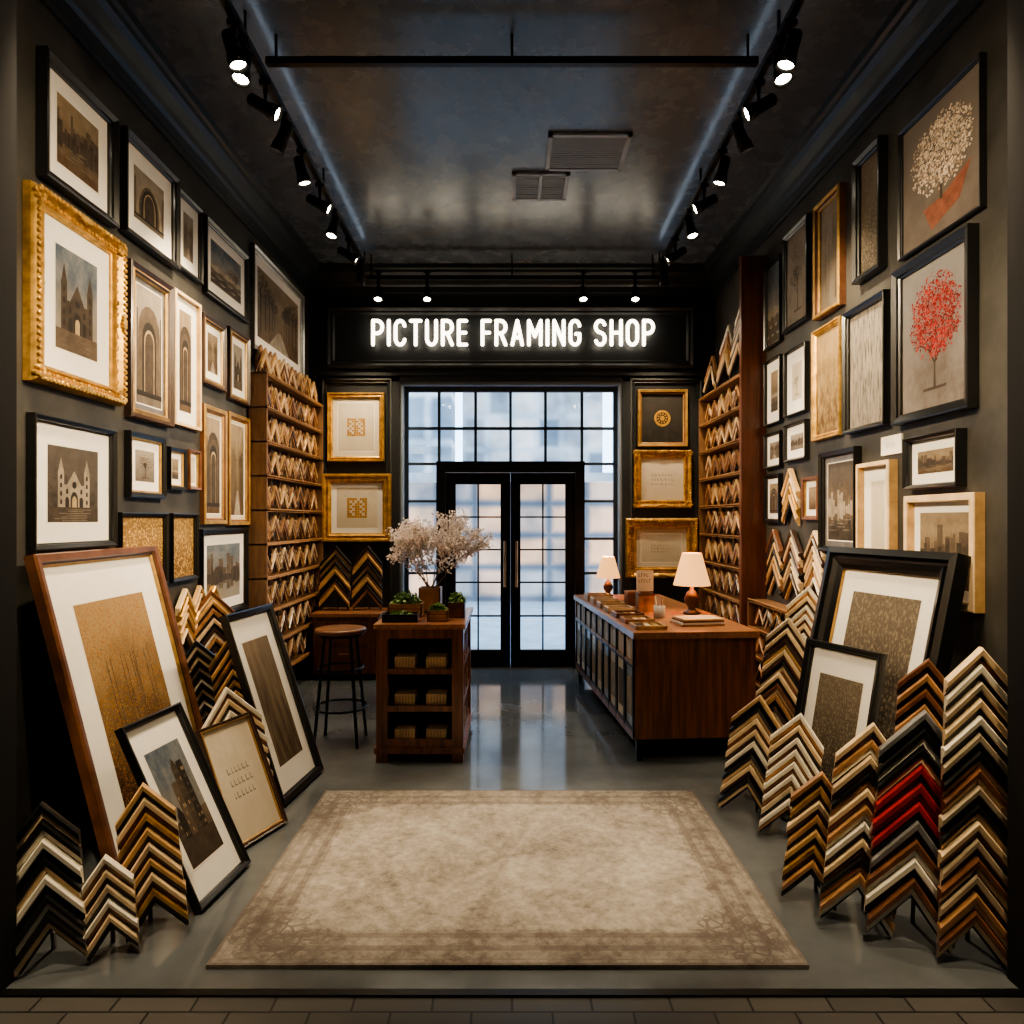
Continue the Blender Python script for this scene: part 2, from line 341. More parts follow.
# ---------------------------------------------------------------- sign
def sign():
    def arc(cx,cy,rx,ry,a0,a1,n=10): return [(cx+rx*math.cos(math.radians(a0+(a1-a0)*i/n)),cy+ry*math.sin(math.radians(a0+(a1-a0)*i/n))) for i in range(n+1)]
    bowl=[(0,1),(.22,1)]+arc(.22,.74,.25,.26,90,-90)+[(0,.48)]
    G={'P':[[(0,0),(0,1)],bowl],'R':[[(0,0),(0,1)],bowl,[(.24,.46),(.47,0)]],'I':[[(0,0),(0,1)]],
     'C':[arc(.23,.75,.23,.25,10,180)+arc(.23,.25,.23,.25,180,350)],
     'G':[arc(.23,.75,.23,.25,10,180)+arc(.23,.25,.23,.25,180,360)+[(.46,.45),(.28,.45)]],
     'O':[arc(.24,.75,.24,.25,0,180)+arc(.24,.25,.24,.25,180,360)+[(.48,.75)]],
     'U':[[(0,1)]+arc(.23,.25,.23,.25,180,360)+[(.46,1)]],'T':[[(-.02,1),(.48,1)],[(.23,1),(.23,0)]],
     'E':[[(.38,1),(0,1),(0,0),(.38,0)],[(0,.5),(.34,.5)]],'F':[[(.38,1),(0,1),(0,0)],[(0,.5),(.34,.5)]],
     'A':[[(0,0),(0.25,1),(.5,0)],[(.09,.3),(.41,.3)]],'M':[[(0,0),(0,1),(.3,.35),(.6,1),(.6,0)]],
     'N':[[(0,0),(0,1),(.48,0),(.48,1)]],'H':[[(0,0),(0,1)],[(.48,0),(.48,1)],[(0,.5),(.48,.5)]],
     'S':[arc(.23,.76,.23,.24,20,180)+arc(.23,.76,.23,.24,180,250)[1:]+arc(.23,.24,.23,.26,70,0)+arc(.23,.24,.23,.24,0,-160)]}
    adv={'I':0,'M':.6,'E':.38,'F':.36,'C':.45,'S':.46,'T':.46,'U':.46,'P':.46,'R':.47,'G':.46,'O':.48,'N':.48,'H':.48,'A':.5}
    x=0; strokes=[]
    for ch in 'PICTURE FRAMING SHOP':
        if ch==' ': x+=.48; continue
        for s in G[ch]: strokes.append([(x+p[0],p[1]) for p in s])
        x+=adv.get(ch,.5)+.34
    tot=x-.34; k=2.77/tot; hz=.235
    b=MB(); r=.0175
    for s in strokes:
        P=[V((-1.375+p[0]*k,YB-.075,3.225+p[1]*hz)) for p in s]
        for i in range(len(P)-1):
            if (P[i+1]-P[i]).length>1e-4: b.tube(P[i],P[i+1],r,r,'neon_white',8)
        for p in P: b.ball(p,r,'neon_white',n=8)
        for p in (P[0],P[-1]): b.tube(p+V((0,.0,0)),p+V((0,.075,0)),.005,.005,'black_metal',6)
    b.build('shop_sign_lettering')
sign()
# ---------------------------------------------------------------- art
def art_quad(b,w,h,d,m): b.face([(-w,-h,d),(w,-h,d),(w,h,d),(-w,h,d)],m,None,[(0,0),(1,0),(1,1),(0,1)])
def rq(b,x0,x1,y0,y1,d,m): b.face([(x0,y0,d),(x1,y0,d),(x1,y1,d),(x0,y1,d)],m)
def archp(b,cx,y0,w,h,d,m):
    pts=[(cx-w,y0,d),(cx+w,y0,d)]+[(cx+w*math.cos(math.pi*i/8),y0+h-w*1.3+w*1.3*math.sin(math.pi*i/8),d) for i in range(9)]
    b.face(pts,m)
def art_building(b,w,h,d,rng,c1='ink',c2='ink_lit'):
    g=-h*.55; n=rng.randint(4,8); rq(b,-w,w,-h,g,d+.0004,'ink_mid')
    for i in range(n):
        x=-w+2*w*i/n; x1=x+2*w/n; top=g+(h-g)*rng.uniform(.25,.85)*(.7 if i in (0,n-1) else 1); m=('ink_mid','ink_soft','ink')[(i*2)%3]
        rq(b,x,x1,g,top,d+.0006,m)
        if rng.random()<.5: b.face([(x,top,d+.0006),(x1,top,d+.0006),((x+x1)/2,top+h*.15,d+.0006)],m)
        k=max(1,int((top-g)/(h*.14)))
        for j in range(k):
            for q in (.15,.45,.72):
                if rng.random()<.6:
                    xx=x+(x1-x)*q; yy=g+h*.05+j*h*.14; rq(b,xx,xx+(x1-x)*.14,yy,yy+h*.06,d+.001,c2 if rng.random()<.4 else 'ink_soft')
def art_cathedral(b,w,h,d,rng,c1='ink_mid',c2='ink'):
    g=-h*.6; z=d+.0005; rq(b,-w,w,-h,g,d+.0003,'ink_mid' if c1!='ink_mid' else 'ink_soft')
    s=min(w,h*.9)
    rq(b,-s*.7,s*.7,g,h*.0,z,c1); b.face([(-s*.34,0,z+.00005),(s*.34,0,z+.00005),(0,h*.38,z+.00005)],c1)
    for sx in (-1,1):
        x=sx*s*.62; rq(b,x-s*.14,x+s*.14,g,h*.32,z+.0001,c1); b.face([(x-s*.14,h*.32,z+.0001),(x+s*.14,h*.32,z+.0001),(x,h*.72,z+.0001)],c1)
        for k in range(4): archp(b,x,g+h*(.08+.22*k),s*.045,h*.13,z+.0004,c2)
    archp(b,0,g,s*.17,h*.42,z+.0004,c2); archp(b,0,g,s*.11,h*.3,z+.0006,'ink_lit' if c2=='ink' else 'ink_mid')
    for sx in (-1,1):
        archp(b,sx*s*.34,g,s*.09,h*.28,z+.0004,c2); archp(b,sx*s*.34,g+h*.36,s*.05,h*.14,z+.0004,c2)
    b.face([(s*.11*math.cos(a*.628),h*.0+s*.11*math.sin(a*.628),z+.0007) for a in range(10)],c2)
    for i in range(7):
        yy=-h+(g+h)*(.1+.12*i); rq(b,-w*rng.uniform(.2,.8),w*rng.uniform(.2,.8),yy,yy+h*.01,d+.0006,c1)
def art_skyline(b,w,h,d,rng,c1='ink',c2='ink_soft'):
    g=-h*.25; q=0
    for m,n,k,dz in ((c2,9,.95,.0003),(c1 if c1!='ink' else 'ink_mid',13,.6,.0008)):
        x=-w
        while x<w*.99:
            q+=1; e=dz+q*8e-6
            ww=w*rng.uniform(.08,.24); x1=min(w,x+ww); t=(h-g)*k*rng.uniform(.15,.8)
            rq(b,x,x1,g,g+t,d+e,m); rq(b,x,x1,g-t*.45,g,d+e,m)
            if rng.random()<.35: rq(b,(x+x1)/2-w*.008,(x+x1)/2+w*.008,g+t,g+t+h*.14,d+e,m)
            x=x1+w*rng.uniform(-.02,.04)
    for i in range(9):
        yy=g-rng.uniform(.03,.7)*(g+h); xx=rng.uniform(-w,w*.4); rq(b,xx,xx+w*rng.uniform(.2,.6),yy,yy+h*.012,d+.0014+i*1e-5,'ink_pale')
def dot(b,x,y,q,z,m): b.face([(x-q,y,z),(x,y-q,z),(x+q,y,z),(x,y+q,z)],m)
def art_avenue(b,w,h,d,rng,leaf='leaf_umber'):
    g=-h*.45; b.face([(-w*.5,-h,d+.0003),(w*.5,-h,d+.0003),(w*.08,g,d+.0003),(-w*.08,g,d+.0003)],'ink_pale')
    z=d+.0006
    for sx in (-1,1):
        for k in (4,3,2,1,0):
            f=.25+.75*(1-k/5); x=sx*(w*.12+w*.75*f*f); t=w*.03*f
            z+=3e-6; rq(b,x-t,x+t,g-h*.35*f*f,h*.5*f,z,'ink_mid')
            for i in range(90):
                r=math.sqrt(rng.random()); a=rng.uniform(0,6.28); xx=x+math.cos(a)*r*w*.38*f; yy=h*.5*f+math.sin(a)*r*h*.4*f; q=w*.02
                z+=2e-6
                if abs(xx)<w-q and abs(yy)<h-q: dot(b,xx,yy,q,z,leaf if i%3 else 'ink_soft')
def art_grove(b,w,h,d,rng,leaf='leaf_gold'):
    z=d+.0004
    for t in range(9):
        x=rng.uniform(-.85,.85)*w; q=w*.008; z+=3e-6
        rq(b,x-q,x+q,-h*.75,h*.4,z,'ink_mid')
        for k in range(5):
            y=rng.uniform(-.2,.4)*h; x2=x+rng.uniform(-.25,.25)*w; y2=y+h*.2
            if abs(x2)<w: b.face([(x-q*.5,y,z+1e-6),(x+q*.5,y,z+1e-6),(x2,y2,z+1e-6)],'ink_mid')
    for i in range(3200):
        x=rng.uniform(-.98,.98)*w; y=-h*.97+1.6*h*rng.random()**1.5; q=w*rng.uniform(.005,.014); z+=8e-7
        dark=rng.random()<max(.15,.75-(y+h)/(2*h)*1.2)
        dot(b,x,y,q,z,'leaf_umber' if dark else (leaf if rng.random()<.75 else 'ink_lit'))
def art_portal(b,w,h,d,rng,c1='ink_mid'):
    for k,(s,m) in enumerate(((.85,c1),(.68,'ink_soft'),(.55,'ink'),(.40,'ink_lit'),(.34,'ink_mid'))):
        archp(b,0,-h*.8,w*s,h*1.65*(.45+.55*s),d+.0003+.0002*k,m)
    for sx in (-1,1): 
        rq(b,sx*w*.93-w*.05,sx*w*.93+w*.05,-h*.8,h*.6,d+.0012,'ink_soft'); 
    rq(b,-w,w,-h*.86,-h*.78,d+.0014,'ink')
def art_field(b,w,h,d,rng,leaf='leaf_umber'):
    for k in range(4):
        y=-h*.1-k*h*.22; n=14
        pts=[(-w,max(-h,y-h*.2),d+.0002+k*.0002),(w,max(-h,y-h*.2),d+.0002+k*.0002)]+[(w-2*w*i/n,y+h*.05*math.sin(i*1.3+k*2),d+.0002+k*.0002) for i in range(n+1)]
        b.face(pts,('ink_pale','ink_soft','ink_mid','ink_mid')[k])
    z=d+.0014
    for t in range(5):
        x=rng.uniform(-.75,.75)*w; y=-h*.12; z+=3e-6
        rq(b,x-w*.01,x+w*.01,y-h*.1,y+h*.1,z,'ink')
        for i in range(40):
            r=math.sqrt(rng.random()); a=rng.uniform(0,6.28); z+=2e-6; dot(b,x+math.cos(a)*r*w*.16,y+h*.2+math.sin(a)*r*h*.17,w*.018,z,leaf)
def art_tree(b,w,h,d,rng,leaf,n=500,pot=None,trunkc='ink',leaf2=None):
    base=-h*.74
    Z=[d+.0006]
    def seg(x,y,a,l,t,dep):
        x1=x+math.sin(a)*l; y1=y+math.cos(a)*l; px,py=math.cos(a)*t,-math.sin(a)*t; Z[0]+=2e-6; z=Z[0]
        b.face([(x-px,y-py,z),(x+px,y+py,z),(x1+px*.6,y1+py*.6,z),(x1-px*.6,y1-py*.6,z)],trunkc)
        if dep>0:
            for k in range(3): seg(x1,y1,a+rng.uniform(-.65,.65),l*.72,t*.6,dep-1)
    if pot:
        b.face([(-w*.42,-h*.50,d+.0008),(-w*.2,-h*.88,d+.0008),(w*.50,-h*.68,d+.0008),(w*.78,-h*.22,d+.0008),(w*.1,-h*.46,d+.0008)],pot); base=-h*.50; Z[0]=d+.0009
    seg(w*.05,base,0,h*.34,w*.035,4)
    z=Z[0]+.0001
    for i in range(n):
        r=math.sqrt(rng.random())*(1+.18*math.sin(7*i)); a=rng.uniform(0,6.28)
        x=w*.05+math.cos(a)*r*w*.70; y=h*.24+math.sin(a)*r*h*.52; s=w*rng.uniform(.012,.034); z+=1.5e-6
        if abs(x)+s>w or y+s>h: continue
        b.face([(x-s,y,z),(x,y-s*.8,z),(x+s,y,z),(x,y+s*.8,z)],leaf if (leaf2 is None or rng.random()<.6) else leaf2)
    if not pot: rq(b,-w*.3,w*.4,-h*.76,-h*.72,d+.0008,'ink_mid')
def art_reeds(b,w,h,d,rng,c='ink_soft',n=26):
    z=d+.0006
    for i in range(n):
        x=rng.uniform(-.9,.9)*w; y1=rng.uniform(-.1,.8)*h; t=w*.008; x2=max(-.9*w,min(.9*w,x+rng.uniform(-.1,.1)*w)); z+=4e-6
        b.face([(x-t,-h*.9,z),(x+t,-h*.9,z),(x2+t,y1,z),(x2-t,y1,z)],c)
        for j in range(4):
            yy=rng.uniform(-.6,1)*(y1+h)/2; z+=4e-6; dot(b,x2,yy,w*.03,z,c)
def art_emblem(b,w,h,d,rng,c='gold_leaf'):
    s=min(w,h)*.5; n=8; q=2*s/n
    for i in range(n):
        for j in range(n):
            if (i in(0,n-1) or j in(0,n-1) or (i+j)%2==0 or (i in (3,4))) and rng.random()<.9:
                x=-s+i*q;y=-s+j*q; rq(b,x+q*.06,x+q*.94,y+q*.06,y+q*.94,d+.0006,c)
def art_ring(b,w,h,d,rng,c='gold_leaf'):
    s=min(w,h)*.40
    for k in range(20):
        a0=k*math.pi/10;a1=a0+math.pi/10
        for r0,r1 in ((.72,1),(.0,.3),(.42,.62)):
            if r0==.42 and k%2: continue
            b.face([(s*r*math.cos(a),s*r*math.sin(a),d+.0006) for r,a in ((r0+.001,a0),(r1,a0),(r1,a1),(r0+.001,a1))],c)
def art_text(b,w,h,d,rng,c='ink_grey'):
    for j in range(3):
        y=h*(.15-.22*j); x=-w*.5
        while x<w*.45:
            l=w*rng.uniform(.06,.14); rq(b,x,x+l*.25,y,y+h*.11,d+.0006,c); rq(b,x,x+l,y,y+h*.025,d+.0008,c); x+=l+w*.06
ART={'building':art_building,'reeds':art_reeds,'emblem':art_emblem,'ring':art_ring,'text':art_text,'cathedral':art_cathedral,'skyline':art_skyline,'avenue':art_avenue,'portal':art_portal,'field':art_field,'grove':art_grove}
def frame_profile(b,hw,hh,fw,dep,style):
    P={'black':([(0,0),(0,1),(.2,1.05),(.75,.8),(.8,.62),(1,.5),(1,.2)],['f_black']*6),
     'blackgold':([(0,0),(0,1),(.2,1.05),(.72,.8),(.78,.62),(1,.5),(1,.2)],['f_black']*4+['f_brass']*2),
     'wood':([(0,0),(0,.8),(.12,1),(.6,.9),(.7,.65),(.85,.6),(1,.4),(1,.2)],['f_walnut','f_walnut','f_walnut','f_walnut','f_espresso','f_brass','f_brass']),
     'honeywood':([(0,0),(0,.8),(.12,1),(.6,.9),(.7,.65),(.85,.6),(1,.4),(1,.2)],['f_walnut','f_brass','f_brass','f_walnut','f_walnut']+['f_brass']*2),
     'bronze':([(0,0),(0,.8),(.12,1),(.5,.7),(.7,.8),(.85,.6),(1,.4),(1,.2)],['f_espresso','f_espresso','f_espresso','f_brass','f_espresso','f_brass','f_brass']),
     'gold':([(0,0),(0,.7),(.1,1),(.3,1.0),(.45,.65),(.7,.8),(.85,.5),(1,.4),(1,.2)],['f_gold']*8),
     'ornate':([(0,0),(0,.55),(.08,.75),(.2,1.0),(.32,.9),(.5,.55),(.68,.5),(.76,.72),(.85,.72),(.9,.45),(1,.4),(1,.2)],['f_gold']*11),
     'maple':([(0,0),(0,.9),(.1,1),(.9,1),(1,.8),(1,.2)],['f_honey','f_maple','f_maple','f_honey','f_honey']),
     'silver':([(0,0),(0,1),(.2,1.05),(.5,.8),(.8,.62),(1,.5),(1,.2)],['f_grey','f_grey','f_silver','f_grey','f_silver','f_silver']),
     'double':([(0,0),(0,1),(.3,1.1),(.42,.7),(.5,.7),(.55,1.0),(.8,.8),(1,.5),(1,.2)],['f_black']*7+['f_brass'])}[style]
    rect_sweep(b,hw,hh,[(s*fw,d*dep) for s,d in P[0]],P[1])
    if style=='ornate':
        sp=.028
        for ax,(L_,o_) in enumerate(((hw,hh),(hh,hw))):
            n=int(2*L_/sp)
            for i in range(n+1):
                t=-L_+2*L_*i/n
                for sg in (-1,1):
                    q=o_-fw*.2; q2=o_-fw*.58
                    for qq,rr,dd in ((q,.013,1.0),(q2,.009 if i%2 else .014,.56)):
                        if abs(t)>L_-(o_-qq): continue
                        c=(t,sg*qq,dep*dd) if ax==0 else (sg*qq,t,dep*dd)
                        b.ball(c,rr,'f_gold',n=6,sc=(1,1,.8))
        for sx in (-1,1):
            for sy in (-1,1):
                for k in range(9):
                    a=k*.8; r=.008+.0045*k
                    b.ball((sx*(hw-fw*.45+r*math.cos(a)*.8),sy*(hh-fw*.45+r*math.sin(a)*.8),dep*.85),.013,'f_gold',n=6)
        for (x,y) in ((0,hh-fw*.3),(0,-hh+fw*.3),(hw-fw*.3,0),(-hw+fw*.3,0)):
            for k in (-2,-1,0,1,2):
                e=(x+k*.018,y) if x==0 else (x,y+k*.018)
                b.ball((e[0],e[1],dep*.95),.018-.003*abs(k),'f_gold',n=6)
def picture(name,M,w,h,style='black',fw=.04,dep=.035,matw=.08,mt='mat_white',art='art_sepia',det=None,seed=1,**k):
    b=MB(); hw,hh=w/2,h/2; rng=random.Random(seed)
    frame_profile(b,hw,hh,fw,dep,style)
    b.face([(-hw,-hh,0),(-hw,hh,0),(hw,hh,0),(hw,-hh,0)],'f_espresso')
    iw,ih=hw-fw,hh-fw; d=dep*.25
    mw=matw if isinstance(matw,tuple) else (matw,matw)
    if mw[0]>0:
        rq(b,-iw,iw,-ih,ih,d,mt)
        aw,ah=iw-mw[0],ih-mw[1]
        rect_sweep(b,aw+.006,ah+.006,[(0,d),(.0,d+.0015),(.006,d+.0006)],['f_ivory','paper'])
        d+=.0006
    else: aw,ah=iw,ih
    art_quad(b,aw,ah,d+.0002,art)
    if det:
        if det.startswith('tree'):
            art_tree(b,aw,ah,d+.0002,rng,k.get('leaf','leaf_red'),k.get('n',500),k.get('pot'),k.get('trunk','ink'),k.get('leaf2'))
        else: ART[det](b,aw,ah,d+.0002,rng,*( [k['c']] if 'c' in k else []))
    return b.build(name,M)
def lw(y0,y1,z0,z1,**k): 
    picture('framed_picture',frameM((-WX+.002,(y0+y1)/2,(z0+z1)/2),(0,1,0),(0,0,1)),y1-y0,z1-z0,**k)
def rw(y0,y1,z0,z1,**k):
    picture('framed_picture',frameM((WX-.002,(y0+y1)/2,(z0+z1)/2),(0,-1,0),(0,0,1)),y1-y0,z1-z0,**k)
def bw(x0,x1,z0,z1,**k):
    picture('framed_picture',frameM(((x0+x1)/2,YB-.002,(z0+z1)/2),(1,0,0),(0,0,1)),x1-x0,z1-z0,**k)
lw(2.98,3.53,2.96,3.51,style='black',fw=.045,matw=.075,art='art_sepia',det='skyline',seed=1,dep=.05)
lw(2.90,3.58,2.07,2.90,style='ornate',fw=.085,dep=.06,matw=.10,art='art_blue',det='cathedral',seed=2)
lw(3.60,4.18,2.98,3.52,style='black',fw=.04,dep=.05,matw=.09,art='art_mist',det='portal',seed=3,c='ink_pale')
lw(3.66,4.12,2.03,2.86,style='bronze',fw=.06,dep=.045,matw=.035,mt='f_grey',art='art_mist',det='portal',seed=4,c='ink_soft')
lw(4.20,4.53,3.01,3.49,style='black',fw=.03,matw=.07,art='art_mist',det='avenue',seed=5)
lw(4.58,5.32,2.98,3.49,style='black',fw=.04,matw=.07,art='art_blue',det='field',seed=6)
lw(5.42,6.73,2.82,3.64,style='silver',fw=.05,matw=.08,art='art_sepia',det='avenue',seed=7)
lw(4.15,4.50,2.06,2.87,style='maple',fw=.022,matw=.075,art='art_sepia',det='portal',seed=8)
lw(4.54,4.90,2.38,2.84,style='bronze',fw=.05,matw=.05,art='art_sepia',det='avenue',seed=9)
lw(4.97,5.34,2.35,2.87,style='bronze',fw=.05,matw=.05,art='art_mist',det='cathedral',seed=10)
lw(2.92,3.53,1.36,1.94,style='black',fw=.03,dep=.04,matw=.09,art='art_night',det='cathedral',seed=11,c='ink_pale')
lw(3.66,4.04,1.61,1.96,style='blackgold',fw=.04,matw=.05,art='art_mist',det='tree',leaf='leaf_umber',n=200,seed=12)
lw(4.09,4.30,1.67,1.92,style='blackgold',fw=.03,matw=.035,art='art_sepia',det='field',seed=13)
lw(4.34,4.50,1.68,1.93,style='wood',fw=.025,matw=.02,art='art_cream',seed=14)
lw(4.55,4.91,1.46,2.25,style='honeywood',fw=.045,matw=.03,mt='mat_cream',art='art_sepia',det='portal',seed=15)
lw(4.95,5.34,1.45,2.26,style='honeywood',fw=.045,matw=.03,mt='mat_cream',art='art_sepia',det='avenue',seed=16)
lw(3.58,4.07,1.12,1.53,style='black',fw=.025,matw=0,art='art_goldflake',seed=17)
lw(4.12,4.46,1.12,1.53,style='black',fw=.025,matw=0,art='art_goldflake',seed=18)
lw(4.52,5.30,.83,1.43,style='black',fw=.04,matw=.07,art='art_blue',det='skyline',seed=19)
# right wall
rw(2.99,3.63,2.83,3.49,style='black',fw=.018,dep=.03,matw=0,art='art_taupe',det='tree',leaf='leaf_blossom',leaf2='leaf_cream',n=1500,pot='terracotta',trunk='ink_mid',seed=21)
rw(3.04,3.66,1.98,2.78,style='black',fw=.05,dep=.05,matw=0,art='art_grey',det='tree',leaf='leaf_red',leaf2='leaf_rust',n=1700,trunk='ink_mid',seed=22)
rw(3.78,4.08,2.86,3.57,style='black',fw=.04,dep=.05,matw=0,art='art_speckle',seed=23)
rw(4.25,4.61,2.80,3.54,style='honeywood',fw=.045,dep=.05,matw=0,art='art_mist',det='reeds',seed=24)
rw(4.74,5.17,2.86,3.57,style='black',fw=.035,matw=0,art='art_mist',det='tree',leaf='leaf_umber',n=300,seed=25)
rw(5.22,5.55,2.83,3.48,style='black',fw=.02,matw=0,art='art_blue',det='field',seed=26)
rw(3.73,4.20,2.00,2.72,style='black',fw=.03,dep=.05,matw=0,art='art_forest',seed=27)
rw(4.27,4.67,2.01,2.74,style='gold',fw=.04,matw=0,art='art_ochre',seed=28)
rw(4.77,5.15,2.24,2.71,style='black',fw=.015,matw=.09,art='art_cream',det='tree',leaf='leaf_umber',n=120,seed=29)
rw(5.22,5.55,2.23,2.73,style='black',fw=.015,matw=.08,art='art_sepia',det='field',seed=30)
rw(5.22,5.55,1.89,2.16,style='black',fw=.02,matw=.05,art='art_mist',det='avenue',seed=31)
rw(4.77,5.15,1.91,2.18,style='black',fw=.02,matw=.06,art='art_mist',det='skyline',seed=32)
rw(4.06,4.54,1.29,1.92,style='black',fw=.035,dep=.045,matw=.04,mt='f_grey',art='art_night',det='skyline',seed=33,c='ink_pale')
rw(3.68,4.03,1.20,1.81,style='maple',fw=.025,dep=.05,matw=.08,art='art_cream',seed=34)
rw(3.12,3.55,1.64,1.90,style='black',fw=.025,dep=.05,matw=.05,art='art_sepia',det='skyline',seed=35)
rw(3.00,3.54,1.09,1.61,style='maple',fw=.035,dep=.05,matw=.05,art='art_sepia',det='skyline',seed=37)
rw(5.24,5.55,1.47,1.84,style='black',fw=.03,matw=.04,art='art_sepia',det='portal',seed=37)
rw(4.58,4.83,1.49,1.78,style='wood',fw=.03,matw=.04,art='art_sepia',seed=38)
b=MB(); b.box(-.10,.10,-.05,.05,0,.01,'paper'); art_text(b,.09,.045,.010,random.Random(1),'ink'); b.build('wall_label_card',frameM((WX-.001,3.73,1.89),(0,-1,0),(0,0,1)))
# back wall
bw(-1.84,-1.27,2.07,2.76,style='gold',fw=.055,dep=.05,matw=.05,mt='mat_cream',art='art_cream',det='emblem',seed=41)
bw(-1.89,-1.20,1.27,1.95,style='gold',fw=.09,dep=.06,matw=.05,mt='mat_white',art='art_cream',det='emblem',seed=42)
bw(1.25,1.75,2.22,2.79,style='honeywood',fw=.045,dep=.05,matw=0,art='art_dark',det='ring',seed=43)
bw(1.21,1.79,1.61,2.19,style='ornate',fw=.08,dep=.05,matw=0,art='art_cream',det='text',seed=44)
bw(1.13,1.85,.91,1.51,style='ornate',fw=.11,dep=.06,matw=.05,mt='mat_cream',art='art_cream',det='text',seed=45)
# ---------------------------------------------------------------- leaning frames
def lean(P0,P1,off,zt,h=None,**k):
    P0=V((*P0,0));P1=V((*P1,0)); u=(P1-P0); w=u.length; v=V((off[0],off[1],zt)); hh=v.length
    M0=frameM((0,0,0),u,v); vv=M0.to_3x3()@V((0,1,0)); C=P0+u/2+vv*hh/2
    C.z+=.002
    M=frameM(C,u,v); picture('leaning_framed_picture',M,w,hh,**k)
lean((-1.63,2.83),(-1.66,3.86),(-.34,0),1.34,style='wood',fw=.055,dep=.05,matw=(.16,.18),art='art_fleck',det='grove',seed=51)
lean((-1.20,2.64),(-1.155,3.02),(-.32,.06),.68,style='black',fw=.025,dep=.035,matw=(.055,.11),art='art_blue',det='building',seed=52)
lean((-1.21,3.62),(-1.15,4.15),(-.32,.05),.98,style='black',fw=.04,dep=.04,matw=(.08,.13),art='art_warmgrey',seed=53)
lean((-1.24,3.12),(-1.12,3.44),(-.22,.06),.52,style='bronze',fw=.025,dep=.03,matw=0,art='art_cream',det='text',seed=54)
lean((1.50,3.78),(1.68,2.95),(.29,.10),1.33,style='double',fw=.11,dep=.07,matw=(.09,.11),art='art_speckle',seed=55)
lean((1.37,3.52),(1.53,3.10),(.17,.06),.88,style='black',fw=.035,dep=.04,matw=(.06,.12),art='art_speckle',seed=56)
# ---------------------------------------------------------------- chevron stacks
def chev(b,w,y,a,t,z,m1,m2,dep,cx=0):
    P=[(0,0),(0,dep*.75),(t*.14,dep),(t*.48,dep*.85),(t*.56,dep*.55),(t*.88,dep*.45),(t*.91,0)]
    ms=[m1,m1,m1,m1,m2,m2]; h=w/2
    for i in range(len(P)-1):
        (s,d),(s2,d2)=P[i],P[i+1]
        b.face([(cx-h,y-s,z+d),(cx,y+a-s,z+d),(cx,y+a-s2,z+d2),(cx-h,y-s2,z+d2)],ms[i])
        b.face([(cx,y+a-s,z+d),(cx+h,y-s,z+d),(cx+h,y-s2,z+d2),(cx,y+a-s2,z+d2)],ms[i])
    for sg in (-1,1): b.face([(cx+sg*h,y-s,z+d) for s,d in P],m1)
def stack(P,w,hgt,ang,side,pal,n=None,lean_=.2,seed=0,slope=1.15,strut=True,name='frame_corner_sample_stack',z0=0,roll=0,t=.060,seq=None):
    rng=random.Random(seed); b=MB(); a=w/2*slope
    if n is None: n=max(2,int(round((hgt-a)/t)))
    t=(hgt-a)/n
    prev=None
    for i in range(n):
        m1,m2=rng.choice(pal)
        while (m1,m2)==prev: m1,m2=rng.choice(pal)
        if seq and i in seq: m1,m2=seq[i]
        prev=(m1,m2)
        chev(b,w*rng.uniform(.95,1.03),t*(i+1),a,t,.012,m1,m2,.03+rng.uniform(0,.012))
    Hh=n*t; h=w/2*.93
    for sg in (-1,1):
        for z in (0,.012): b.face([(0,a*.95,z),(sg*h,0,z),(sg*h,Hh-.01,z),(0,Hh+a-.015,z)],'f_black')
    A=math.radians(ang); f=V((math.sin(A)*side,-math.cos(A),0)); u=V((0,0,1)).cross(f)
    v=V((0,0,1))*math.cos(lean_)-f*math.sin(lean_)-u*side*roll
    uu=(u+V((0,0,1))*side*roll).normalized()
    M=frameM((P[0],P[1],z0+.001+abs(roll)*w/2),uu,v)
    if strut:
        top=M@V((0,Hh*.8,-.001)); foot=V((top.x,top.y,z0))-f*.07; Mi=M.inverted()
        b.tube(Mi@top,Mi@foot,.008,.008,'f_espresso',6)
    b.build(name,M)
BK=[('f_black','f_ivory'),('f_black','f_maple'),('f_black','f_champ')]
GD=[('f_honey','f_black'),('f_gold','f_espresso'),('f_oak','f_black'),('f_honey','f_espresso'),('f_maple','f_walnut')]
CR=[('f_maple','f_espresso'),('f_ivory','f_walnut'),('f_champ','f_black'),('f_ivory','f_oak')]
WD=[('f_walnut','f_maple'),('f_maple','f_black'),('f_espresso','f_ivory'),('f_oak','f_black'),('f_honey','f_espresso')]
LT=[('f_maple','f_walnut'),('f_ivory','f_black'),('f_honey','f_black'),('f_oak','f_maple'),('f_champ','f_espresso'),('f_walnut','f_maple'),('f_espresso','f_honey'),('f_black','f_maple'),('f_maple','f_espresso')]
RD=[('f_maple','f_black'),('f_black','f_ivory'),('f_ivory','f_black'),('f_walnut','f_ivory'),('f_ivory','f_espresso'),('f_silver','f_black'),('f_black','f_maple'),('f_espresso','f_champ')]
rl=.11
stack((-1.515,2.32),.21,.53,20,1,BK+[('f_ivory','f_black')],seed=1,roll=rl,t=.055)
stack((-1.355,2.39),.16,.33,22,1,CR,seed=2,roll=rl,t=.045)
stack((-1.26,2.50),.20,.53,24,1,GD,seed=3,roll=rl,t=.052)
stack((-1.69,3.98),.20,.80,30,1,BK,seed=4,roll=rl)
stack((-1.52,4.02),.24,.80,30,1,GD,seed=5,roll=rl)
stack((-1.80,4.38),.26,1.05,35,1,WD,seed=6,roll=.04)
stack((-1.33,3.50),.30,.64,38,1,CR,seed=7,roll=rl)
stack((-1.62,4.62),.24,.85,35,1,GD,seed=8,roll=.05)
stack((1.16,3.50),.24,.60,28,-1,LT,seed=11,roll=rl)
stack((1.26,3.24),.23,.58,28,-1,CR,seed=12,roll=rl,t=.055)
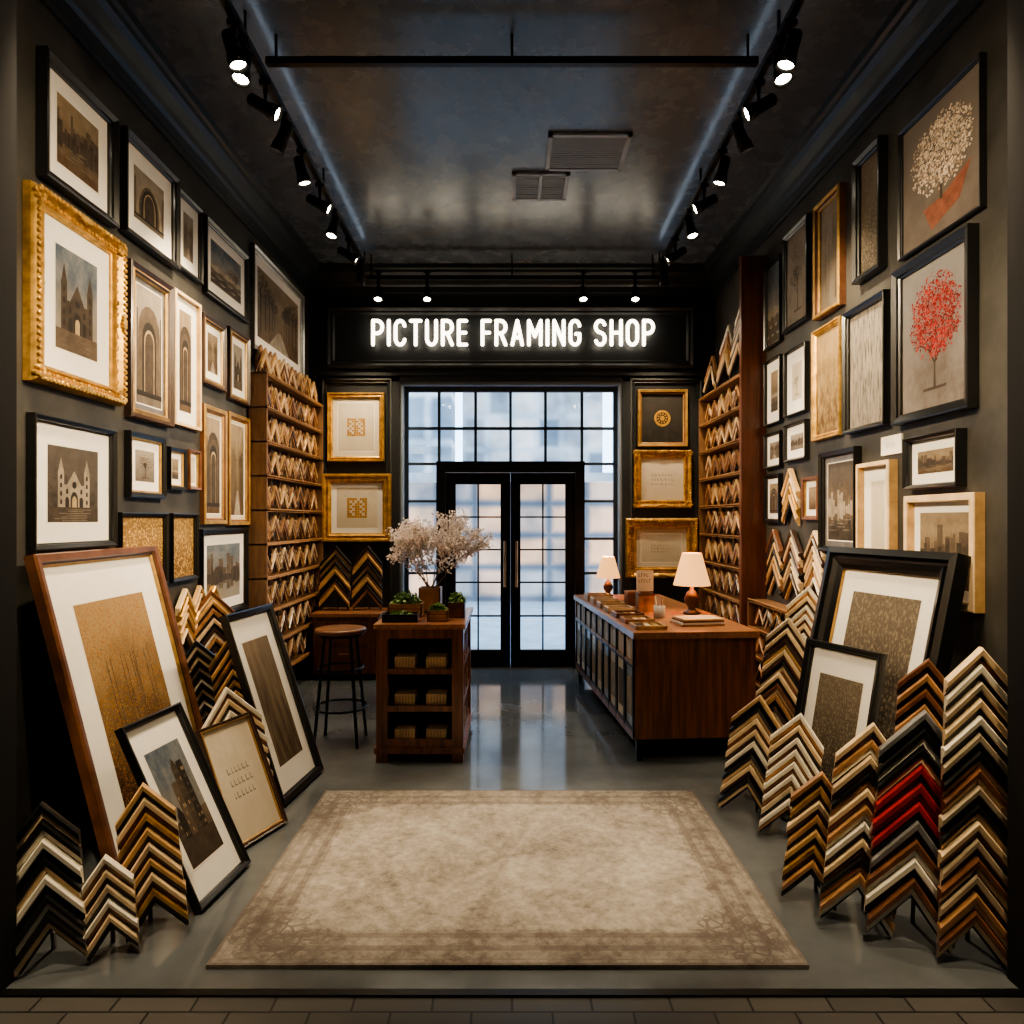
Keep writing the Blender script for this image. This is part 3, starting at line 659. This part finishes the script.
stack((1.14,2.70),.20,.50,22,-1,GD,seed=13,roll=rl,t=.052)
stack((1.24,2.54),.24,.73,20,-1,[('f_oak','f_ivory'),('f_walnut','f_maple'),('f_maple','f_walnut'),('f_ivory','f_espresso'),('f_black','f_oak')],seed=14,roll=rl)
stack((1.375,2.44),.28,.80,18,-1,RD,seed=15,roll=rl,t=.064,seq={2:('f_walnut','f_ivory'),4:('f_red','f_black'),5:('f_red','f_red'),6:('f_red','f_espresso'),8:('f_black','f_ivory')})
stack((1.535,2.345),.215,1.05,14,-1,LT,seed=16,lean_=.11,roll=.06,t=.058)
stack((1.60,2.82),.20,.92,28,-1,[('f_oak','f_black'),('f_honey','f_walnut'),('f_walnut','f_black')],seed=17,lean_=.15,roll=.08)
stack((1.46,3.98),.22,.93,35,-1,LT,seed=18,roll=.08)
stack((1.72,4.32),.24,1.08,40,-1,CR,seed=19,roll=.05)
stack((1.36,3.76),.22,.66,32,-1,WD,seed=20,roll=.08)
for i,(y,z) in enumerate(((4.28,.72),(4.48,.72),(4.68,.70))):
    stack((-WX+.003,y),.19,.40,90,1,GD,n=6,lean_=0,seed=30+i,strut=False,name='wall_corner_sample_set',z0=z-.05)
for i,y in enumerate((5.32,4.98,4.62)):
    stack((WX-.003,y),.28,.52,90,-1,LT,n=7,lean_=0,seed=40+i,strut=False,name='wall_corner_sample_set',z0=.90)
stack((WX-.003,5.02),.26,.42,90,-1,GD,n=4,lean_=0,seed=46,strut=False,name='wall_corner_sample_set',z0=1.44,slope=1.3)
# ---------------------------------------------------------------- racks of frame-corner samples
def rack(name,side,y0,y1,z0,z1,rows,cols,depth,seed,pal,topper=True):
    rng=random.Random(seed); b=MB(); Wd=y1-y0; m='wood_rack'
    M=frameM((side*(WX-.001),(y0+y1)/2,0),(0,-side,0),(0,0,1))
    h=Wd/2
    b.box(-h,-h+.025,z0,z1,0,depth,m); b.box(h-.025,h,z0,z1,0,depth,m); b.box(-h,h,z0,z1,0,.012,'f_espresso')
    rh=(z1-z0)/rows
    for r in range(rows+1):
        z=z0+r*rh; b.box(-h,h,z-.008,z+.004,0,depth,m); b.box(-h,h,z-.012,z+.012,depth-.008,depth,'wood_light')
    cw=(Wd-.06)/cols
    for r in range(rows+(1 if topper else 0)):
        z=z0+r*rh+.006
        for c in range(cols):
            x=-h+.03+cw*(c+.5)
            for k in range(2):
                m1,m2=rng.choice(pal); w=cw*rng.uniform(.86,.98); a=w*.60; hh=rh*rng.uniform(.86,.97)-k*.03; t=hh-a
                zz=depth*(.25 if k==0 else .62); nn=2
                for q in range(nn):
                    tt=t/nn; chev(b,w,z+tt*(q+1)+.002,a,tt,zz,m1 if q else m2,m2 if q else m1,.02,cx=x+(k*.25-.12)*cw*side)
    b.build(name,M)
RP=[('f_oak','f_maple'),('f_honey','f_walnut'),('f_oak','f_walnut'),('f_oak','f_espresso'),('f_maple','f_walnut'),('f_honey','f_oak'),('f_honey','f_maple')]
rack('moulding_sample_rack',-1,5.36,6.97,.25,2.62,9,7,.15,60,RP)
rack('moulding_sample_rack',1,5.64,6.97,.55,2.68,8,6,.17,61,RP,False)
rack('moulding_sample_rack',1,4.45,5.56,.22,.86,3,6,.16,62,LT,False)
b=MB(); b.box(1.83,WX-.002,5.585,5.635,0,3.60,'wood_side'); b.build('rack_side_panel')
for i,y in enumerate((6.65,6.2,5.85)):
    stack((WX-.13,y),.34,.35+.17*i,90,-1,WD+CR,n=3+i*2,lean_=.12,seed=70+i,strut=False,name='frame_corner_sample_stack',z0=2.70,slope=1.2)
# ---------------------------------------------------------------- counter
def counter():
    w,Ln=.76,2.15; h=.80; z0=.14
    M=Matrix.Translation((.76,4.30,0))@Matrix.Rotation(math.radians(4.5),4,'Z')
    b=MB(); 
    b.box(.06,w,.0,Ln,z0,h-.04,'wood_counter')
    b.box(.0,.06,.0,.03,z0,h-.04,'wood_counter'); b.box(.0,.06,Ln-.03,Ln,z0,h-.04,'wood_counter')
    for x in (.19,.38,.57): b.box(x-.001,x+.001,-.002,0,z0,h-.04,'f_espresso')
    b.box(-.02,w+.02,-.02,Ln+.02,h-.04,h,'wood_top')
    b.box(-.01,.06,.03,Ln-.03,z0-.01,z0+.035,'wood_counter')
    b.box(.05,w-.05,.05,Ln-.05,.06,z0,'paint_black')
    for x in (.01,w-.05):
        for y in (.02,Ln-.06): b.box(x,x+.035,y,y+.035,0,z0,'black_metal')
    n=9; bw_=(Ln-.06)/n; rng=random.Random(5)
    for i in range(n):
        y=.03+i*bw_
        b.box(-.012,.05,y-.006,y+.006,z0,h-.04,'black_metal')
        for k in range(6):
            yy=y+.015+k*(bw_-.03)/6; b.box(-.002,.055,yy,yy+.018,h-.19,h-.055-rng.uniform(0,.03),rng.choice(['f_ivory','mat_white','f_champ','f_maple','f_honey']))
        ya,yb=y+.012,y+bw_-.012
        b.box(-.010,.055,ya,yb,h-.212,h-.195,'wood_light')
        b.box(-.010,.0,ya,yb,z0+.04,z0+.055,'black_metal'); b.box(-.010,.0,ya,yb,h-.228,h-.213,'black_metal')
        b.box(-.010,.0,ya,ya+.012,z0+.04,h-.213,'black_metal'); b.box(-.010,.0,yb-.012,yb,z0+.04,h-.213,'black_metal')
        b.box(.0,.012,ya+.012,yb-.012,z0+.05,h-.225,['f_silver','mat_cream','f_champ'][i%3])
        b.box(-.004,.0,ya+.045,yb-.045,z0+.12,h-.30,rng.choice(['f_brass','ink_pale','ink_lit','ink_soft']))
    b.box(-.012,.05,Ln-.038,Ln-.022,z0,h-.04,'wood_counter')
    b.build('shop_counter',M)
    def item(name,bb,x,y,rot=0,z=h): return bb.build(name,M@Matrix.Translation((x,y,z+.001))@Matrix.Rotation(rot,4,'Z'))
    for i in range(7):
        bb=MB(); mm=rng.choice(['f_oak','f_walnut','f_honey','f_maple'])
        rect=[(-.10,.10,-.09,-.075),(-.10,.10,.075,.09),(-.10,-.085,-.09,.09),(.085,.10,-.09,.09)]
        for r in rect: bb.box(*r,0,.025+.004*i,mm)
        bb.box(-.086,.086,-.076,.076,0,.008,rng.choice(['mat_cream','f_espresso','f_brass']))
        for k in range(3): bb.box(-.07+k*.05,-.035+k*.05,-.06,.06,.008,.02,rng.choice(['f_gold','f_maple','f_walnut','f_black']))
        item('sample_tray',bb,.12,.16+i*.27)
    bb=MB(); 
    for k in range(4):
        bb.box(-.16+.006*k,.14-.003*k,-.10,.10-.004*k,k*.012,k*.012+.010,['f_oak','paper','f_walnut','f_maple'][k])
    item('stacked_sample_boards',bb,.50,.30,.1)
    bb=MB(); bb.lathe([(.001,0),(.034,0),(.038,.01),(.04,.085),(.036,.085),(.034,.012),(.001,.012)],(0,0,0),'ceramic',20,cap=False)
    for k in range(5): bb.tube((random.uniform(-.01,.01),0,.012),(.03*math.cos(k*1.3),.03*math.sin(k*1.3),.15),.004,.004,['f_oak','f_walnut','f_maple'][k%3],6)
    item('pencil_cup',bb,.33,.62)
    bb=MB(); bb.box(-.06,.06,-.05,.05,0,.12,'f_oak'); bb.box(-.064,.064,-.054,.054,.12,.135,'f_walnut'); bb.box(-.012,.012,-.058,-.05,.08,.10,'bronze'); item('wooden_box',bb,.33,1.0)
    bb=MB(); bb.box(-.09,.09,-.06,.06,0,.10,'f_walnut'); bb.box(-.092,.092,-.062,.062,.1,.115,'f_oak'); bb.box(-.015,.015,-.066,-.06,.06,.075,'bronze'); item('wooden_box',bb,.36,1.35)
    bb=MB(); bb.box(-.065,.065,-.004,.004,.012,.17,'paper'); bb.box(-.04,.04,-.02,.02,0,.012,'f_walnut')
    Mt=frameM((0,-.0045,.10),(1,0,0),(0,0,1))
    for j,yy in enumerate((.022,-.022)):
        for q in range(4+j):
            x=-.048+q*.020; bb.box(x,x+.003,yy,yy+.026,0,.001,'ink',Mt); bb.box(x,x+.013,yy+(.0,.022,.011)[q%3],yy+(.0,.022,.011)[q%3]+.003,0,.001,'ink',Mt)
    item('counter_notice_card',bb,.33,1.0,0,h+.136)
    def lamp(name,x,y,s):
        bb=MB()
        bb.lathe([(.001,0),(.055*s,0),(.058*s,.012*s),(.03*s,.025*s),(.022*s,.04*s),(.045*s,.075*s),(.05*s,.10*s),(.03*s,.145*s),(.012*s,.16*s),(.010*s,.20*s),(.001,.20*s)],(0,0,0),'f_espresso',20,cap=False)
        bb.lathe([(.12*s,.19*s),(.062*s,.40*s)],(0,0,0),'shade_glow',28,cap=False)
        bb.lathe([(.116*s,.19*s),(.059*s,.40*s)],(0,0,0),'shade_glow',28,cap=False)
        bb.ball((0,0,.25*s),.025*s,'bulb_warm',n=10)
        return item(name,bb,x,y)
    l1=lamp('table_lamp',.62,.78,1.12); l2=lamp('table_lamp',.26,1.98,.9)
    for l in (l1,l2):
        ld=bpy.data.lights.new('lamp_bulb','POINT'); ld.energy=6; ld.color=(1,.62,.32); ld.shadow_soft_size=.03
        lo=bpy.data.objects.new('lamp_bulb',ld); COL.objects.link(lo); lo.parent=l; lo.location=(0,0,.33)
counter()
# ---------------------------------------------------------------- display unit (centre-left)
def unit():
    x0,x1,y0,y1,h=-.835,-.30,4.30,5.12,.85
    b=MB(); p=.07; m='wood_counter'
    for a in (x0,x1-p):
        for c in (y0,y1-p): b.box(a,a+p,c,c+p,0,h-.03,m)
    b.box(x0-.015,x1+.015,y0-.015,y1+.015,h-.03,h,'wood_top')
    for z,t in ((.09,.05),(.31,.035),(.54,.035),(.76,.06)):
        b.box(x0+p,x1-p,y0+.005,y0+.03,z,z+t,m); b.box(x0+.02,x1-.02,y0+.03,y1-.03,z,z+.02,m)
        b.box(x1-.03,x1-.008,y0+p,y1-p,z,z+t,m); b.box(x0+.008,x0+.03,y0+p,y1-p,z,z+t,m)
    b.box(x0+.03,x1-.03,y0+.34,y0+.36,.1,h-.04,'paint_black')
    b.box(x0+.012,x0+.03,y0+p,y1-p,.1,h-.04,'wood_side')
    b.box(x1-.05,x1-.04,y0+p,y1-p,.1,h-.04,'f_espresso')
    b.box(x0-.01,x1+.01,y0-.01,y1+.01,.055,.09,m)
    for yy in (y0+.30,y0+.52): b.box(x1-.03,x1-.01,yy-.015,yy+.015,.1,h-.04,m)
    rng=random.Random(9)
    for z in (.11,.33,.56):
        for cx in (x0+.17,x1-.17):
            b.box(cx-.075,cx+.075,y0+.06,y0+.2,z,z+.015,'f_black')
            b.box(cx-.062,cx+.062,y0+.04,y0+.17,z+.015,z+.08,'f_maple')
            for k in range(6): b.box(cx-.055+k*.019,cx-.044+k*.019,y0+.035,y0+.04,z+.02,z+.075,'f_honey')
            b.box(cx-.07,cx+.07,y0+.2,y0+.22,z,z+.10,'f_grey')
        for yy in (y0+.18,y0+.41,y0+.64): b.box(x1-.04,x1-.018,yy-.06,yy+.06,z,z+.11,rng.choice(['f_oak','f_black','f_maple']))
    b.build('display_cabinet')
    T=h+.001
    def leaves(b,cx,cy,cz,r,n,rng,s=.018):
        for i in range(n):
            d=V((rng.gauss(0,1),rng.gauss(0,1),abs(rng.gauss(0,1)))).normalized()
            c=V((cx,cy,cz))+V((d.x*r[0],d.y*r[1],d.z*r[2]))*rng.uniform(.4,1)
            a=V((rng.gauss(0,1),rng.gauss(0,1),rng.gauss(0,1))).normalized(); q=a.orthogonal().normalized()
            b.face([c-a*s,c+q*s*.5,c+a*s,c-q*s*.5],'green_leaf')
    rng=random.Random(11)
    def crate(name,x,y,w,d,hh,m,green=True,lr=(.08,.06,.07)):
        b=MB()
        for a in (-w/2,w/2-.008): b.box(a,a+.008,-d/2,d/2,0,hh,m)
        for a in (-d/2,d/2-.008): b.box(-w/2,w/2,a,a+.008,0,hh,m)
        b.box(-w/2,w/2,-d/2,d/2,0,.006,m); b.box(-w/2+.008,w/2-.008,-d/2+.008,d/2-.008,hh-.02,hh-.012,'soil')
        for z in (hh*.33,hh*.66): b.box(-w/2-.001,w/2+.001,-d/2-.001,d/2+.001,z-.002,z+.001,'f_espresso')
        if green: leaves(b,0,0,hh-.01,lr,220,rng)
        return b.build(name,Matrix.Translation((x,y,T)))
    crate('potted_herb_planter',-.70,4.64,.22,.14,.09,'f_oak',True,(.10,.07,.09))
    crate('black_tray_planter',-.70,4.42,.22,.12,.05,'f_black',True,(.08,.05,.02))
    crate('potted_herb_planter',-.47,4.45,.13,.10,.07,'f_oak',True,(.06,.05,.05))
    crate('potted_herb_planter',-.365,4.62,.11,.12,.10,'f_walnut',True,(.06,.06,.07))
    def blossom(x,y,w,hh,seed,n_main,spread,ht):
        rng=random.Random(seed); b=MB()
        for a in (-w/2,w/2-.01): b.box(a,a+.01,-w/2,w/2,0,hh,'f_oak')
        for a in (-w/2,w/2-.01): b.box(-w/2,w/2,a,a+.01,0,hh,'f_oak')
        b.box(-w/2,w/2,-w/2,w/2,0,.008,'f_oak'); b.box(-w/2+.01,w/2-.01,-w/2+.01,w/2-.01,hh-.02,hh-.012,'soil')
        def grow(p,d,l,r,k):
            q=p+d*l; b.tube(p,q,r,r*.7,'bark',5)
            if k<=3:
                for i in range(7 if k<3 else 9):
                    c=p.lerp(q,rng.random())+V((rng.gauss(0,1),rng.gauss(0,1),rng.gauss(0,1)))*.012; s=rng.uniform(.005,.010)
                    for e in range(2):
                        a=V((rng.gauss(0,1),rng.gauss(0,1),rng.gauss(0,1))).normalized(); o=a.orthogonal().normalized(); o2=a.cross(o)
                        b.face([c+(o*math.cos(t*1.2566)+o2*math.sin(t*1.2566))*s for t in range(5)],'blossom')
            if k==0: return
            for i in range(3 if k>1 else 2):
                dd=(d+V((rng.gauss(0,1),rng.gauss(0,1),rng.gauss(.25,.5)))*.36).normalized(); grow(q,dd,l*rng.uniform(.68,.92),r*.6,k-1)
        for i in range(n_main):
            t=-1+2*i/(n_main-1)
            d=V((t*spread,rng.uniform(-.4,.4),1)).normalized(); grow(V((rng.uniform(-.02,.02),rng.uniform(-.02,.02),hh-.02)),d,ht*rng.uniform(.2,.29),.005,4)
        b.build('blossom_branch_arrangement',Matrix.Translation((x,y,T)))
    blossom(-.57,4.90,.15,.17,6,8,.85,.60)
unit()
# ---------------------------------------------------------------- stool
b=MB(); sz=.765
b.lathe([(.001,sz-.035),(.14,sz-.035),(.165,sz-.028),(.17,sz-.012),(.165,sz),(.12,sz-.004),(.001,sz-.006)],(0,0,0),'f_walnut',32,cap=False)
b.lathe([(.13,sz-.05),(.145,sz-.05),(.145,sz-.035),(.13,sz-.035),(.13,sz-.05)],(0,0,0),'black_metal',32,cap=False)
for k in range(4):
    a=math.pi/4+k*math.pi/2; b.tube((.12*math.cos(a),.12*math.sin(a),sz-.04),(.20*math.cos(a),.20*math.sin(a),0),.011,.011,'black_metal',10)
for z in (.24,.50):
    r=.12+.08*(1-z/sz)-.0
    for k in range(24):
        a0=k*math.pi/12;a1=a0+math.pi/12; b.tube((r*math.cos(a0),r*math.sin(a0),z),(r*math.cos(a1),r*math.sin(a1),z),.008,.008,'black_metal',6)
b.build('bar_stool',Matrix.Translation((-1.15,4.70,0)))
# low cabinet w chevron display
b=MB(); x0,x1,y0,y1,h=-1.85,-1.24,6.5,6.96,.62
b.box(x0,x1,y0,y1,.06,h-.03,'wood_counter'); b.box(x0-.02,x1+.02,y0-.02,y1,h-.03,h,'wood_top'); b.box(x0+.03,x1-.03,y0+.03,y1,0,.06,'paint_black')
for z in (.09,.34): 
    b.box(x0+.03,x1-.03,y0-.012,y0,z,z+.22,'wood_side'); b.tube(((x0+x1)/2-.06,y0-.03,z+.16),((x0+x1)/2+.06,y0-.03,z+.16),.006,.006,'bronze',8)
    for s in (-.06,.06): b.tube(((x0+x1)/2+s,y0-.03,z+.16),((x0+x1)/2+s,y0-.012,z+.16),.005,.005,'bronze',6)
b.build('drawer_cabinet')
for i,x in enumerate((-1.70,-1.39)):
    stack((x,6.72),.29,.62,0,1,[('f_black','f_honey'),('f_honey','f_black'),('f_black','f_oak')],n=6,lean_=.12,seed=80+i,z0=.622)
# ---------------------------------------------------------------- rug
b=MB()
b.box(-1.0,1.0,-.75,.75,0,.014,'rug_wool')
o=b.build('area_rug',Matrix.Translation((-.015,3.07,.001)))
md=o.modifiers.new('bev','BEVEL'); md.width=.006; md.segments=2
# ---------------------------------------------------------------- vents
def vent(x0,x1,y0,y1,n,div=None):
    b=MB(); z=H
    b.box(x0,x1,y0,y0+.03,z-.02,z-.001,'vent_white'); b.box(x0,x1,y1-.03,y1,z-.02,z-.001,'vent_white')
    b.box(x0,x0+.03,y0,y1,z-.02,z-.001,'vent_white'); b.box(x1-.03,x1,y0,y1,z-.02,z-.001,'vent_white')
    b.box(x0,x1,y0,y1,z-.004,z-.001,'f_grey')
    if div: b.box(div-.012,div+.012,y0,y1,z-.02,z-.004,'vent_white')
    for i in range(n):
        y=y0+.04+(y1-y0-.08)*(i+.5)/n; b.box(x0+.03,x1-.03,y-.006,y+.006,z-.016,z-.006,'vent_white')
    b.build('ceiling_vent')
vent(.235,.78,4.53,5.0,16); vent(.0,.42,5.04,5.46,12,.21)
# ---------------------------------------------------------------- tracks + spots
ZT=3.86
def track(name,p0,p1,up=False):
    b=MB(); d=V(p1)-V(p0); L_=d.length; M=frameM(p0,d,(0,0,1))
    b.box(0,L_,-.018,.018,-.018,.018,'black_metal')
    n=max(2,int(L_/1.4))
    for i in range(n+1):
        x=.05+(L_-.1)*i/n; b.tube((x,0,0),(x,H-p0[2]-.001,0),.008,.008,'black_metal',6)
    if up: b.box(.1,L_-.1,.018,.022,-.008,.008,'ceiling_fill_strip')  # emissive strip added to throw glow streaks onto the ceiling
    return b.build(name,M)
track('lighting_track',(-1.25,.3,ZT),(-1.38,6.6,ZT),True); track('lighting_track',(1.25,.3,ZT),(1.38,6.6,ZT),True)
track('lighting_track',(-1.38,6.62,ZT-.08),(1.38,6.62,ZT-.08)); track('lighting_track',(-1.27,3.62,ZT),(1.27,3.62,ZT))
WARM=(1,.78,.51)
def head(p,tgt,energy,size=1.0,ang=62,blend=.7):
    p=V(p); d=(V(tgt)-p).normalized(); b=MB()
    zq=(-d); M=Matrix.Translation(p)@zq.to_track_quat('Z','Y').to_matrix().to_4x4()
    s=size
    b.lathe([(.001,.10*s),(.028*s,.10*s),(.034*s,.09*s),(.036*s,-.01*s),(.044*s,-.035*s),(.048*s,-.085*s),(.042*s,-.085*s),(.038*s,-.06*s)],(0,0,0),'black_metal',20,cap=False)
    b.lathe([(.001,-.066*s),(.040*s,-.066*s)],(0,0,0),'lens_glow',20,cap=False)
    Mi=M.inverted()
    jt=V((p.x,p.y,p.z+.07)); b.tube(Mi@p,Mi@jt,.009,.009,'black_metal',8)
    b.tube(Mi@jt,Mi@V((p.x,p.y,ZT-.02)),.012,.012,'black_metal',8); b.box(-.03,.03,-.015,.015,-.012,.012,'black_metal',Mi@Matrix.Translation((p.x,p.y,ZT-.03)))
    o=b.build('track_spotlight',M)
    ld=bpy.data.lights.new('spot_bulb','SPOT'); ld.energy=energy; ld.color=WARM; ld.spot_size=math.radians(ang); ld.spot_blend=blend; ld.shadow_soft_size=.04
    lo=bpy.data.objects.new('spot_bulb',ld); COL.objects.link(lo); lo.parent=o; lo.location=(0,0,-.10*s)
def tx(y): return 1.25+.13*(y-.3)/6.3
HL=3.70; E=330
for sg in (-1,1):
    H_=[
     (.7,(-sg*2.0,3.2,2.45),1.4,40),  # unseen passage head, added to light the opposite wall
     (1.2,(sg*1.40,2.5,.35),1.0,38),  # unseen passage head, added to brighten the front stacks
     (2.3,(sg*1.85,2.95,1.0),.8,54),
     (2.75,(-sg*2.03,3.1,1.9),1.15,48),
     (3.30,(sg*.10,3.15,0),1.7,34),
     (3.42,(sg*1.50,2.45,.3),.5,42),
     (3.75,(-sg*2.03,4.0,1.9),1.15,48),
     (4.05,(sg*2.03,4.25,2.2),.75,66),
     (4.45,(sg*.55,4.5,.7),.6,44),
     (4.9,(-sg*2.03,5.0,1.9),1.1,50),
     (5.3,(sg*1.80,4.45,.9),.6,50),
     (5.85,(-sg*1.9,6.2,1.8),1.2,52),
     (6.35,(sg*1.5,6.95,1.8),.7,62)]
    for y,t,e,a in H_: head((sg*tx(y),y,HL),t,e*E,.95,a,.9)
for x,t in ((-1.26,-1.2),(-.8,-.7),(.67,.7),(1.16,1.1)): head((x,6.6,3.62),(t,5.2,.6),50,.85,60)
b=MB(); b.box(-1.3,1.3,-.3,.9,H-.04,H-.001,'vent_white'); b.face([(-1.25,-.25,H-.042),(1.25,-.25,H-.042),(1.25,.85,H-.042),(-1.25,.85,H-.042)],'fill_panel_glow'); b.build('passage_fill_panel')  # glowing panel added out of view as fill light
# world
w=bpy.data.worlds.new('sky'); S.world=w; w.use_nodes=True; nt=w.node_tree; bg=nt.nodes['Background']
bg.inputs[0].default_value=(.48,.72,1,1); bg.inputs[1].default_value=6.0
# camera
cd=bpy.data.cameras.new('cam'); cd.lens=24.609; cd.sensor_width=36; cd.shift_y=8/1024; cd.clip_start=.05
co=bpy.data.objects.new('camera',cd); COL.objects.link(co); co.location=(0,0,1.49); co.rotation_euler=(math.pi/2,0,0); S.camera=co
